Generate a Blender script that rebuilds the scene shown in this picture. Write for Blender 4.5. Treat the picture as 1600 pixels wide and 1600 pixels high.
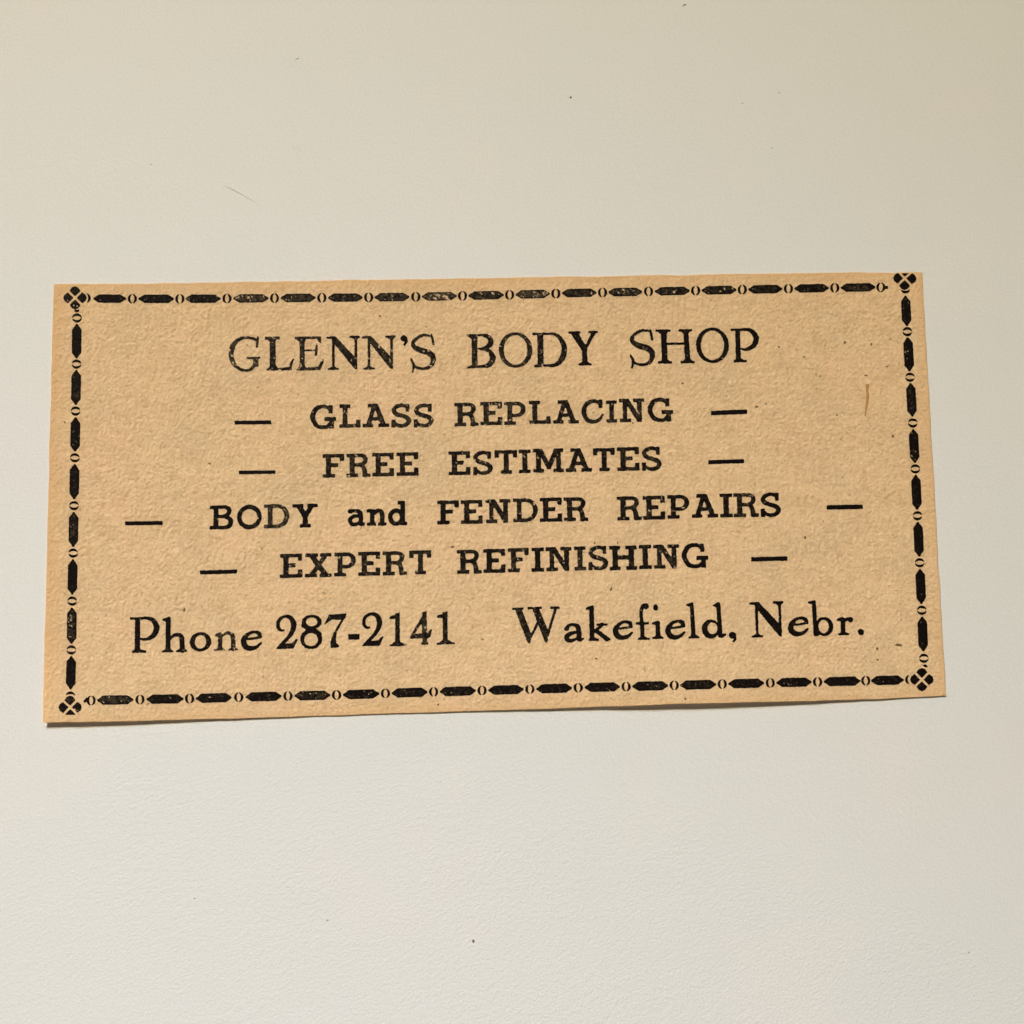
import bpy, math, random
import numpy as np
from mathutils import Vector, Matrix

# ---------------------------------------------------------------- clear
for o in list(bpy.data.objects):
    bpy.data.objects.remove(o)
SC = bpy.context.scene
COL = SC.collection
R = math.radians

# ---------------------------------------------------------------- camera (a phone held over the sheet)
PX = 0.066e-3                      # metres covered by one photograph pixel at the middle of the picture
FOC = 2200.0                       # focal length in photograph pixels
TILT = R(7.6)                      # leaning a little towards the near side
DIST = FOC * PX
cam_d = bpy.data.cameras.new('camera')
cam_d.sensor_width = 36.0
cam_d.lens = 36.0 * FOC / 1600.0
cam_d.clip_start = 0.005
cam_d.clip_end = 20.0
cam = bpy.data.objects.new('camera', cam_d)
COL.objects.link(cam)
cam.location = (0.0, -math.sin(TILT) * DIST, math.cos(TILT) * DIST)
cam.rotation_euler = (TILT, 0.0, 0.0)
SC.camera = cam

# ---------------------------------------------------------------- world: the dim glow of the room
W = bpy.data.worlds.new('World')
SC.world = W
W.use_nodes = True
bg = W.node_tree.nodes['Background']
bg.inputs[0].default_value = (1.0, 0.97, 0.92, 1)
bg.inputs[1].default_value = 0.072

# ---------------------------------------------------------------- lamps
def lamp(name, pos, size, share, aim=(0, 0, 0)):
    p = Vector(pos)
    d = p.length
    col = Vector(share)
    top = max(col)
    L = bpy.data.lights.new(name, 'AREA')
    L.shape = 'DISK'
    L.size = size
    L.energy = top * math.pi ** 2 * d * d / (p.z / d)
    L.color = [c / top for c in col]
    o = bpy.data.objects.new(name, L)
    COL.objects.link(o)
    o.location = p
    o.rotation_euler = (p - Vector(aim)).to_track_quat('Z', 'Y').to_euler()
    return o
def up_left(dist, az, el):
    a, e = R(az), R(el)
    return (dist * math.cos(e) * math.cos(a), dist * math.cos(e) * math.sin(a), dist * math.sin(e))
lamp('warm_ceiling_lamp', up_left(1.5, 122, 48), 0.15, (0.659, 0.567, 0.351))
grad_fill = lamp('cool_gradient_fill', up_left(0.8, 112, 46), 0.16, (0.0252, 0.0277, 0.0341), (0.0, -0.2, 0.0))  # added fill beam: makes the near side of the sheet brighter and cooler
grad_fill.data.spread = R(32)

SC.view_settings.view_transform = 'Standard'
SC.view_settings.look = 'None'
SC.view_settings.exposure = 0.0
SC.view_settings.gamma = 1.0
SC.view_settings.use_curve_mapping = False
SC.render.engine = 'CYCLES'

# ---------------------------------------------------------------- geometry helpers
CT, ST = math.cos(TILT), math.sin(TILT)
CAM = np.array([0.0, -ST * DIST, CT * DIST])

def plane_at(px, py, z=0.0):
    """Point on the table plane (metres) under a picture position."""
    px = np.asarray(px, float); py = np.asarray(py, float); z = np.asarray(z, float)
    u = (px - 800.0) / FOC
    v = (800.0 - py) / FOC
    dx, dy, dz = u, v * CT + ST, v * ST - CT
    t = (z - CAM[2]) / dz
    return CAM[0] + dx * t, CAM[1] + dy * t

def smooth01(t):
    t = np.clip(t, 0, 1)
    return t * t * (3 - 2 * t)

# outline of the clipping
TOP = [(84, 444), (160, 443.6), (280, 442.4), (440, 439.4), (640, 436.2), (840, 433), (1030, 430), (1220, 427), (1330, 425.6), (1441, 425.3)]
BOT = [(66.3, 1128.8), (160, 1127.5), (260, 1125), (380, 1121.6), (500, 1118), (700, 1112), (920, 1105), (1060, 1099.6), (1170, 1097.2), (1280, 1094.6), (1400, 1090.6), (1478, 1087)]
LEF = [(84, 444), (79.6, 600), (75.3, 770), (72.6, 880), (72.0, 905), (68.9, 1030), (66.3, 1128.8)]
RIG = [(1441, 425.3), (1446, 520), (1451.4, 620), (1456.6, 715), (1462.8, 820), (1468.4, 925), (1473.6, 1015), (1478, 1087)]

def poly_param(pts, t):
    p = np.array(pts, float)
    d = np.r_[0, np.cumsum(np.hypot(*np.diff(p, axis=0).T))]
    d /= d[-1]
    return np.interp(t, d, p[:, 0]), np.interp(t, d, p[:, 1])

def lift(px, py):
    """Height of the clipping's underside over the sheet (metres): near edge curls up in two places."""
    px = np.asarray(px, float); py = np.asarray(py, float)
    bx = [60, 130, 200, 260, 340, 420, 500, 620, 720, 820, 920, 1000, 1070, 1160, 1240, 1320, 1400, 1490]
    bz = [6.2, 5.8, 4.9, 3.8, 2.3, 1.5, 0.8, 0.8, 1.2, 2.2, 3.6, 5.6, 7.0, 6.2, 4.6, 2.6, 1.2, 0.7]
    near = np.interp(px, bx, bz)
    ybot = np.interp(px, [p[0] for p in BOT], [p[1] for p in BOT])
    d = np.clip(ybot - py, 0, None)
    h = 1.38 * near * np.exp(-(d / 95.0) ** 1.5)
    dr = np.clip(1441 + (py - 425) * 0.056 - px, 0, None)
    h = h + 1.6 * np.exp(-(dr / 60.0) ** 1.5) * smooth01((py - 430) / 200) * smooth01((1110 - py) / 150)
    h = h + 0.7 * np.sin(px * 0.0061 + 1.1) ** 2 * np.sin(py * 0.0083) ** 2
    return (0.35 + h) * PX

THICK = 0.085e-3
INKUP = 0.010e-3

def on_paper(px, py, up=0.0):
    z = lift(px, py) + THICK + up
    x, y = plane_at(px, py, z)
    return np.stack([x, y, z], -1)

def make_mesh(name, verts, faces, mat, parent=None, smooth=True):
    me = bpy.data.meshes.new(name)
    me.from_pydata([tuple(v) for v in verts], [], faces)
    me.update()
    if smooth:
        me.polygons.foreach_set('use_smooth', [True] * len(me.polygons))
    me.materials.append(mat)
    o = bpy.data.objects.new(name, me)
    COL.objects.link(o)
    if parent is not None:
        o.parent = parent
    return o

# ---------------------------------------------------------------- node helpers
class N:
    def __init__(s, name):
        s.m = bpy.data.materials.new(name)
        s.m.use_nodes = True
        s.t = s.m.node_tree
        s.b = s.t.nodes['Principled BSDF']
        s.out = s.t.nodes['Material Output']
        tc = s.t.nodes.new('ShaderNodeTexCoord')
        s.co = tc.outputs['Object']
    def n(s, typ, **kw):
        nd = s.t.nodes.new(typ)
        for k, v in kw.items():
            setattr(nd, k, v)
        return nd
    def put(s, sock, v):
        if isinstance(v, bpy.types.NodeSocket):
            s.t.links.new(v, sock)
        else:
            sock.default_value = v
    def math(s, op, a, b=0.0, c=None, clamp=False):
        nd = s.n('ShaderNodeMath', operation=op, use_clamp=clamp)
        s.put(nd.inputs[0], a); s.put(nd.inputs[1], b)
        if c is not None:
            s.put(nd.inputs[2], c)
        return nd.outputs[0]
    def mapped(s, scale=(1, 1, 1), rot=0.0, loc=(0, 0, 0)):
        """Turns the pattern by rot, then stretches it along its own axes."""
        n1 = s.n('ShaderNodeMapping')
        s.put(n1.inputs['Vector'], s.co)
        n1.inputs['Rotation'].default_value = (0, 0, -rot)
        n1.inputs['Location'].default_value = loc
        n2 = s.n('ShaderNodeMapping')
        s.put(n2.inputs['Vector'], n1.outputs[0])
        n2.inputs['Scale'].default_value = scale
        return n2.outputs[0]
    def noise(s, scale, detail=2.0, rough=0.5, vec=None, dist=0.0):
        nd = s.n('ShaderNodeTexNoise')
        s.put(nd.inputs['Vector'], vec if vec is not None else s.co)
        nd.inputs['Scale'].default_value = scale
        nd.inputs['Detail'].default_value = detail
        nd.inputs['Roughness'].default_value = rough
        nd.inputs['Distortion'].default_value = dist
        return nd.outputs[0]
    def ramp(s, fac, a, b, lo=0.0, hi=1.0):
        nd = s.n('ShaderNodeMapRange', interpolation_type='SMOOTHSTEP')
        s.put(nd.inputs[0], fac)
        nd.inputs[1].default_value = a; nd.inputs[2].default_value = b
        nd.inputs[3].default_value = lo; nd.inputs[4].default_value = hi
        return nd.outputs[0]
    def mix(s, fac, a, b):
        nd = s.n('ShaderNodeMix', data_type='RGBA')
        s.put(nd.inputs[0], fac)
        s.put(nd.inputs[6], a); s.put(nd.inputs[7], b)
        return nd.outputs[2]
    def bump(s, h, dist, strength=1.0):
        nd = s.n('ShaderNodeBump')
        nd.inputs['Strength'].default_value = strength
        nd.inputs['Distance'].default_value = dist
        s.put(nd.inputs['Height'], h)
        return nd.outputs[0]

def rgb(r, g, b):
    return (r, g, b, 1.0)

# relief shared by the newsprint and the ink pressed into it
def newsprint_relief(k):
    fib = k.noise(3500, 2.0, 0.5, k.mapped((0.66, 1.0, 1), R(52)), 0.12)        # short slanting fibres
    fib2 = k.noise(3600, 2.0, 0.5, k.mapped((0.66, 1.0, 1), R(96), (3, 1, 0)), 0.1)
    fib3 = k.noise(3600, 2.0, 0.5, k.mapped((0.70, 1.0, 1), R(-8), (6, 5, 0)), 0.1)
    fib4 = k.noise(3900, 1.0, 0.5, k.mapped((0.72, 1.0, 1), R(140), (8, 2, 0)), 0.1)
    lump = k.noise(1100, 2.0, 0.5)
    wire = k.noise(1.0, 1.0, 0.5, k.mapped((500, 2900, 1), 0.0, (9, 4, 0)))     # faint wire marks of the mould
    wire2 = k.noise(1.0, 1.0, 0.5, k.mapped((2900, 500, 1), 0.0, (2, 7, 0)))
    h = k.math('MULTIPLY', fib, 0.75)
    h = k.math('MULTIPLY_ADD', fib2, 0.85, h)
    h = k.math('MULTIPLY_ADD', fib3, 0.40, h)
    h = k.math('MULTIPLY_ADD', fib4, 0.55, h)
    h = k.math('MULTIPLY_ADD', lump, 0.55, h)
    h = k.math('MULTIPLY_ADD', wire, 0.16, h)
    h = k.math('MULTIPLY_ADD', wire2, 0.26, h)
    return h

def newsprint_colour(k):
    base = rgb(0.935, 0.705, 0.442)
    dark = rgb(0.80, 0.580, 0.340)
    pink = rgb(0.95, 0.695, 0.450)
    green = rgb(0.790, 0.618, 0.398)
    c = k.mix(k.ramp(k.noise(105, 5.0, 0.68), 0.44, 0.70, 0, 0.8), base, green)
    c = k.mix(k.ramp(k.noise(110, 3.0, 0.6, k.mapped((1, 1, 1), 0, (5, 2, 0))), 0.46, 0.66, 0, 0.8), c, pink)
    c = k.mix(k.ramp(k.noise(420, 4.0, 0.65, k.mapped((1, 1, 1), 0, (1, 9, 0))), 0.45, 0.75, 0, 0.75), c, dark)
    c = k.mix(k.ramp(k.noise(2600, 2.0, 0.5, k.mapped((0.4, 1.4, 1), R(35), (4, 4, 0))), 0.55, 0.78, 0, 0.55), c, dark)
    # single pale and dark fibres of the pulp
    c = k.mix(k.ramp(k.noise(4300, 2.0, 0.55, k.mapped((0.6, 1.0, 1), R(70), (2, 6, 0))), 0.50, 0.70, 0, 0.85), c, rgb(1.0, 0.80, 0.53))
    c = k.mix(k.ramp(k.noise(4300, 2.0, 0.55, k.mapped((0.6, 1.0, 1), R(20), (8, 3, 0))), 0.50, 0.72, 0, 0.75), c, rgb(0.72, 0.51, 0.29))
    weave = k.math('ADD', k.noise(1.0, 1.0, 0.5, k.mapped((380, 3000, 1), 0.0, (1, 4, 0))), k.noise(1.0, 1.0, 0.5, k.mapped((3000, 380, 1), 0.0, (5, 7, 0))))
    c = k.mix(k.ramp(weave, 0.98, 1.30, 0, 0.5), c, rgb(0.76, 0.54, 0.31))
    # small bark flecks in the pulp
    c = k.mix(k.ramp(k.noise(1500, 2.0, 0.6, k.mapped((1, 1, 1), 0, (7, 7, 0))), 0.70, 0.78, 0, 0.6), c, rgb(0.30, 0.19, 0.08))
    return c

def mat_newsprint():
    k = N('newsprint')
    c = newsprint_colour(k)
    at = k.n('ShaderNodeAttribute', attribute_name='toned')
    c = k.mix(at.outputs['Fac'], c, rgb(0.87, 0.600, 0.325))
    nrm = k.bump(newsprint_relief(k), 1.4e-4)
    k.t.nodes.remove(k.b)
    df = k.n('ShaderNodeBsdfDiffuse'); k.put(df.inputs['Color'], c); k.put(df.inputs['Normal'], nrm)
    df.inputs['Roughness'].default_value = 0.3
    tr = k.n('ShaderNodeBsdfTranslucent'); k.put(tr.inputs['Color'], c)
    mx = k.n('ShaderNodeMixShader'); mx.inputs[0].default_value = 0.36
    k.t.links.new(df.outputs[0], mx.inputs[1]); k.t.links.new(tr.outputs[0], mx.inputs[2])
    k.t.links.new(mx.outputs[0], k.out.inputs['Surface'])
    return k.m

def mat_newsprint_back():
    """The underside: lets the light that soaked into the sheet through."""
    k = N('newsprint_back')
    c = newsprint_colour(k)
    k.t.nodes.remove(k.b)
    df = k.n('ShaderNodeBsdfDiffuse'); k.put(df.inputs['Color'], c)
    tr = k.n('ShaderNodeBsdfTranslucent'); tr.inputs['Color'].default_value = rgb(1.0, 0.95, 0.84)
    mx = k.n('ShaderNodeMixShader'); mx.inputs[0].default_value = 0.90
    k.t.links.new(df.outputs[0], mx.inputs[1]); k.t.links.new(tr.outputs[0], mx.inputs[2])
    k.t.links.new(mx.outputs[0], k.out.inputs['Surface'])
    return k.m

def mat_ink():
    k = N('letterpress_ink')
    wear = k.n('ShaderNodeAttribute', attribute_name='wear').outputs['Fac']
    spot = k.noise(3400, 2.0, 0.55, k.mapped((0.8, 1.1, 1), R(-40), (11, 3, 0)), 0.5)
    film = k.noise(3000, 3.0, 0.6, k.mapped((1, 1, 1), 0, (2, 13, 0)))
    # wear 0 = full ink, 1 = very starved
    bare = k.ramp(k.math('ADD', spot, k.math('MULTIPLY', wear, 0.15)), 0.715, 0.80)
    thin = k.ramp(k.math('ADD', film, k.math('MULTIPLY', wear, 0.30)), 0.56, 0.90)
    c = k.mix(thin, rgb(0.0045, 0.0022, 0.0018), rgb(0.050, 0.037, 0.021))
    c = k.mix(k.math('MULTIPLY', bare, 0.75), c, rgb(0.70, 0.50, 0.32))
    k.put(k.b.inputs['Base Color'], c)
    k.b.inputs['Roughness'].default_value = 0.62
    k.b.inputs['Specular IOR Level'].default_value = 0.05
    k.put(k.b.inputs['Normal'], k.bump(newsprint_relief(k), 0.5e-4))
    return k.m

def mat_sheet():
    k = N('white_paper')
    c = k.mix(k.ramp(k.noise(28, 3.0, 0.6), 0.4, 0.65), rgb(0.661, 0.653, 0.645), rgb(0.648, 0.648, 0.638))
    c = k.mix(k.ramp(k.noise(60, 2.0, 0.6, k.mapped((1, 1, 1), 0, (3, 8, 0))), 0.50, 0.72, 0, 0.7), c, rgb(0.676, 0.646, 0.634))
    c = k.mix(k.ramp(k.noise(5200, 2.0, 0.6), 0.35, 0.72, 0, 0.85), c, rgb(0.612, 0.600, 0.588))
    k.put(k.b.inputs['Base Color'], c)
    k.b.inputs['Roughness'].default_value = 0.7
    k.b.inputs['Specular IOR Level'].default_value = 0.12
    h = k.noise(3600, 2.0, 0.6, k.mapped((0.8, 1.0, 1), R(35)), 0.3)
    h = k.math('MULTIPLY_ADD', k.noise(6500, 1.0, 0.6), 0.30, h)
    patch = k.ramp(k.noise(95, 2.0, 0.5, k.mapped((1, 1, 1), 0, (4, 1, 0))), 0.35, 0.7, 0.25, 1.0)
    h = k.math('MULTIPLY_ADD', k.math('MULTIPLY', k.noise(1500, 3.0, 0.6), patch), 1.1, h)
    k.put(k.b.inputs['Normal'], k.bump(h, 4.2e-5))
    return k.m

def mat_plain(name, col, rough=0.8):
    k = N(name)
    c = k.mix(k.noise(6000, 2.0), col, tuple([v * 0.6 for v in col[:3]] + [1.0]))
    k.put(k.b.inputs['Base Color'], c)
    k.b.inputs['Roughness'].default_value = rough
    k.b.inputs['Specular IOR Level'].default_value = 0.1
    return k.m

M_PAPER = mat_newsprint()
M_BACK = mat_newsprint_back()
M_INK = mat_ink()
M_SHEET = mat_sheet()
M_DUST = mat_plain('dust', rgb(0.20, 0.175, 0.135))
M_DUST2 = mat_plain('pale_dust', rgb(0.56, 0.53, 0.46))
M_HAIR = mat_plain('hair', rgb(0.74, 0.71, 0.65))
M_FIBRE = mat_plain('red_brown_fibre', rgb(0.50, 0.26, 0.09))
M_FLECK = mat_plain('bark', rgb(0.19, 0.12, 0.06))

# ---------------------------------------------------------------- the white sheet everything lies on
S = 0.42
sv = [(-S, -S, 0), (S, -S, 0), (S, S, 0), (-S, S, 0)]
sheet = make_mesh('tabletop', sv, [(0, 1, 2, 3)], M_SHEET, smooth=False)
sheet['kind'] = 'structure'
sheet['label'] = 'matte white paper surface under the clipping'

# ---------------------------------------------------------------- the clipping
cx, cy = plane_at(770, 775)
CLIP = bpy.data.objects.new('newspaper_clipping', None)
COL.objects.link(CLIP)
CLIP.location = (0, 0, 0)
CLIP['label'] = 'yellowed rectangular newspaper clipping printed with a black bordered advertisement'
CLIP['category'] = 'clipping'

def build_paper():
    nu, nv = 240, 124
    rng = np.random.RandomState(4)
    s = np.linspace(0, 1, nu + 1); t = np.linspace(0, 1, nv + 1)
    def jag(n, amp):
        a = rng.randn(n + 1)
        a = np.convolve(np.r_[a[:3], a, a[-3:]], np.array([1, 2, 3, 4, 3, 2, 1]) / 16.0, 'valid')
        a[0] = a[-1] = 0
        return a * amp
    tx, ty = poly_param(TOP, s); ty = ty + jag(nu, 0.8)
    bx, by = poly_param(BOT, s); by = by + jag(nu, 0.6)
    lx, ly = poly_param(LEF, t); lx = lx + jag(nv, 0.8)
    rx, ry = poly_param(RIG, t); rx = rx + jag(nv, 0.7)
    Sg, Tg = np.meshgrid(s, t)
    def coons(T, B, L, Rr):
        return ((1 - Tg) * T[None] + Tg * B[None] + (1 - Sg) * L[:, None] + Sg * Rr[:, None]
                - ((1 - Sg) * (1 - Tg) * T[0] + Sg * (1 - Tg) * T[-1] + (1 - Sg) * Tg * B[0] + Sg * Tg * B[-1]))
    gx = coons(tx, bx, lx, rx); gy = coons(ty, by, ly, ry)
    top = on_paper(gx, gy).reshape(-1, 3)
    low = top.copy(); low[:, 2] -= THICK
    n = len(top)
    verts = np.vstack([top, low])
    idx = np.arange(n).reshape(nv + 1, nu + 1)
    faces = []
    for j in range(nv):
        for i in range(nu):
            a, b, c, d = idx[j, i], idx[j, i + 1], idx[j + 1, i + 1], idx[j + 1, i]
            faces.append((d, c, b, a))
            faces.append((a + n, b + n, c + n, d + n))
    def rim(r):
        for a, b in zip(r[:-1], r[1:]):
            faces.append((a, b, b + n, a + n))
    rim(list(idx[0, :])); rim(list(idx[:, -1])); rim(list(idx[-1, ::-1])); rim(list(idx[::-1, 0]))
    faces = [tuple(int(q) for q in f) for f in faces]
    o = make_mesh('paper', verts, faces, M_PAPER, CLIP)
    o.data.materials.append(M_BACK)
    o.data.polygons.foreach_set('material_index', [1 if (i < 2 * nu * nv and i % 2 == 1) else 0 for i in range(len(faces))])
    # smooth only the two big faces; keep the cut rim crisp
    me = o.data
    nbig = nu * nv * 2
    me.polygons.foreach_set('use_smooth', [i < nbig for i in range(len(me.polygons))])
    at = me.attributes.new('toned', 'FLOAT', 'POINT')
    d = np.minimum.reduce([gx - lx[:, None], rx[:, None] - gx, gy - ty[None], by[None] - gy])
    wob = 7 + 5 * np.sin(gx * 0.021 + gy * 0.013) + 4 * np.sin(gx * 0.057 - gy * 0.041 + 2)
    tone = 0.75 * np.exp(-np.clip(d, 0, None) / (wob + 6))
    tone = np.clip(tone + 0.35 * np.exp(-np.clip(gx - lx[:, None], 0, None) / 28), 0, 1)
    at.data.foreach_set('value', np.tile(tone.reshape(-1), 2).astype(np.float32))
    bm_fix_sharp(me)
    return o

def bm_fix_sharp(me):
    import bmesh
    bm = bmesh.new(); bm.from_mesh(me)
    for e in bm.edges:
        if len(e.link_faces) == 2 and e.calc_face_angle(0) > 0.8:
            e.smooth = False
    bm.to_mesh(me); bm.free()

paper = build_paper()
paper['label'] = 'toned newsprint sheet with hand-cut edges'

# ---------------------------------------------------------------- printing: shapes as distance fields in picture pixels
SS = 2.5                                            # samples per photograph pixel

def catmull(pts, n=9):
    p = np.array(pts, float)
    if len(p) == 2:
        t = np.linspace(0, 1, 6)[:, None]
        return p[0] * (1 - t) + p[1] * t
    q = np.vstack([2 * p[0] - p[1], p, 2 * p[-1] - p[-2]])
    out = []
    for i in range(1, len(q) - 2):
        for t in np.arange(n) / n:
            a, b, c, d = q[i - 1], q[i], q[i + 1], q[i + 2]
            out.append(0.5 * ((2 * b) + (-a + c) * t + (2 * a - 5 * b + 4 * c - d) * t * t + (-a + 3 * b - 3 * c + d) * t ** 3))
    out.append(p[-1])
    return np.array(out)

def sd_poly(X, Y, pts):
    p = np.array(pts, float)
    q = np.roll(p, -1, 0)
    d2 = np.full(X.shape, 1e18)
    ins = np.zeros(X.shape, bool)
    for (ax, ay), (bx, by) in zip(p, q):
        ex, ey = bx - ax, by - ay
        L2 = ex * ex + ey * ey
        if L2 < 1e-12:
            continue
        t = np.clip(((X - ax) * ex + (Y - ay) * ey) / L2, 0, 1)
        d2 = np.minimum(d2, (X - ax - t * ex) ** 2 + (Y - ay - t * ey) ** 2)
        if ay != by:
            c = ((ay <= Y) & (Y < by)) | ((by <= Y) & (Y < ay))
            xi = ax + (Y - ay) * ex / ey
            ins ^= c & (X < xi)
    d = np.sqrt(d2)
    return np.where(ins, -d, d)

def sd_stroke(X, Y, pts, rad):
    d = np.full(X.shape, 1e9)
    for i in range(len(pts) - 1):
        ax, ay = pts[i]; bx, by = pts[i + 1]
        ex, ey = bx - ax, by - ay
        L2 = max(ex * ex + ey * ey, 1e-9)
        t = np.clip(((X - ax) * ex + (Y - ay) * ey) / L2, 0, 1)
        d = np.minimum(d, np.hypot(X - ax - t * ex, Y - ay - t * ey) - (rad[i] * (1 - t) + rad[i + 1] * t))
    return d

def blur(f, sig):
    r = int(math.ceil(sig * 3))
    k = np.exp(-0.5 * (np.arange(-r, r + 1) / sig) ** 2); k /= k.sum()
    f = np.pad(f, r, 'edge')
    f = np.apply_along_axis(lambda m: np.convolve(m, k, 'valid'), 0, f)
    return np.apply_along_axis(lambda m: np.convolve(m, k, 'valid'), 1, f)

class Field:
    """Signed distance field on a grid of picture pixels; negative inside the ink."""
    def __init__(s, x0, y0, x1, y1):
        s.x0, s.y0 = math.floor(x0) - 4, math.floor(y0) - 4
        nx = int((x1 + 4 - s.x0) * SS) + 2; ny = int((y1 + 4 - s.y0) * SS) + 2
        s.gx = s.x0 + np.arange(nx) / SS
        s.gy = s.y0 + np.arange(ny) / SS
        s.X, s.Y = np.meshgrid(s.gx, s.gy)
        s.d = np.full(s.X.shape, 1e3)
        s.w = np.zeros(s.X.shape)
    def win(s, pts, pad):
        p = np.array(pts)
        i0 = max(0, int((p[:, 0].min() - pad - s.x0) * SS)); i1 = min(len(s.gx), int((p[:, 0].max() + pad - s.x0) * SS) + 2)
        j0 = max(0, int((p[:, 1].min() - pad - s.y0) * SS)); j1 = min(len(s.gy), int((p[:, 1].max() + pad - s.y0) * SS) + 2)
        return slice(j0, j1), slice(i0, i1)

_seed = [1]
def ink_mesh(name, F, rough=0.35, round_px=0.5, parent=None, bold=0.33):
    """Contours the field (marching squares) into one flat mesh lying on the clipping."""
    _seed[0] += 1
    rng = np.random.RandomState(_seed[0])
    d = blur(np.clip(F.d, -6, 6), round_px * SS) - bold
    d = d + rough * 1.9 * blur(rng.randn(*d.shape), 0.9 * SS) * SS * 0.9 + rough * 0.6 * blur(rng.randn(*d.shape), 0.45 * SS) * SS * 0.5
    d[0, :] = d[-1, :] = 1; d[:, 0] = d[:, -1] = 1
    ny, nx = d.shape
    ins = d < 0
    verts = []; vid = {}; faces = []
    gx, gy = F.gx, F.gy
    def node(j, i):
        k = (0, j, i)
        v = vid.get(k)
        if v is None:
            v = vid[k] = len(verts); verts.append((gx[i], gy[j], j, i))
        return v
    def hx(j, i):       # crossing between (j,i) and (j,i+1)
        k = (1, j, i)
        v = vid.get(k)
        if v is None:
            t = d[j, i] / (d[j, i] - d[j, i + 1])
            v = vid[k] = len(verts); verts.append((gx[i] + t / SS, gy[j], j, i))
        return v
    def vy(j, i):
        k = (2, j, i)
        v = vid.get(k)
        if v is None:
            t = d[j, i] / (d[j, i] - d[j + 1, i])
            v = vid[k] = len(verts); verts.append((gx[i], gy[j] + t / SS, j, i))
        return v
    code = ins[:-1, :-1] * 1 + ins[:-1, 1:] * 2 + ins[1:, 1:] * 4 + ins[1:, :-1] * 8
    full = code == 15
    for j in range(ny - 1):
        row = np.nonzero(code[j])[0]
        k = 0
        while k < len(row):
            i = int(row[k])
            c = int(code[j, i])
            if c == 15:
                e = i
                while k + 1 < len(row) and row[k + 1] == e + 1 and full[j, e + 1] and e - i < 5:
                    k += 1; e += 1
                faces.append((node(j + 1, i), node(j + 1, e + 1), node(j, e + 1), node(j, i)))
            else:
                a, b, cc, dd = c & 1, c & 2, c & 4, c & 8
                if c in (5, 10):
                    if c == 5:
                        faces.append((vy(j, i), hx(j, i), node(j, i)))
                        faces.append((vy(j, i + 1), hx(j + 1, i), node(j + 1, i + 1)))
                    else:
                        faces.append((hx(j, i), vy(j, i + 1), node(j, i + 1)))
                        faces.append((hx(j + 1, i), vy(j, i), node(j + 1, i)))
                else:
                    ring = []
                    if a: ring.append(node(j, i))
                    if bool(a) != bool(b): ring.append(hx(j, i))
                    if b: ring.append(node(j, i + 1))
                    if bool(b) != bool(cc): ring.append(vy(j, i + 1))
                    if cc: ring.append(node(j + 1, i + 1))
                    if bool(cc) != bool(dd): ring.append(hx(j + 1, i))
                    if dd: ring.append(node(j + 1, i))
                    if bool(dd) != bool(a): ring.append(vy(j, i))
                    faces.append(tuple(reversed(ring)))
            k += 1
    if not verts:
        return None
    V = np.array(verts)
    P = on_paper(V[:, 0], V[:, 1], INKUP)
    o = make_mesh(name, P, faces, M_INK, parent)
    at = o.data.attributes.new('wear', 'FLOAT', 'POINT')
    w = F.w[V[:, 2].astype(int), V[:, 3].astype(int)]
    at.data.foreach_set('value', w.astype(np.float32))
    return o

# ---------------------------------------------------------------- type: glyphs in units of cap height 100, y up
def rect(x0, y0, x1, y1): return ('P', [(x0, y0), (x1, y0), (x1, y1), (x0, y1)])
def poly(*p): return ('P', list(p))
def stroke(pts, w): return ('S', list(pts), [w] * len(pts) if not hasattr(w, '__len__') else list(w))
def disc(x, y, rx, ry=None): return ('E', x, y, rx, rx if ry is None else ry)
def hole(x, y, rx, ry): return ('-E', x, y, rx, ry)
def cut(*p): return ('-P', list(p))

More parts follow.
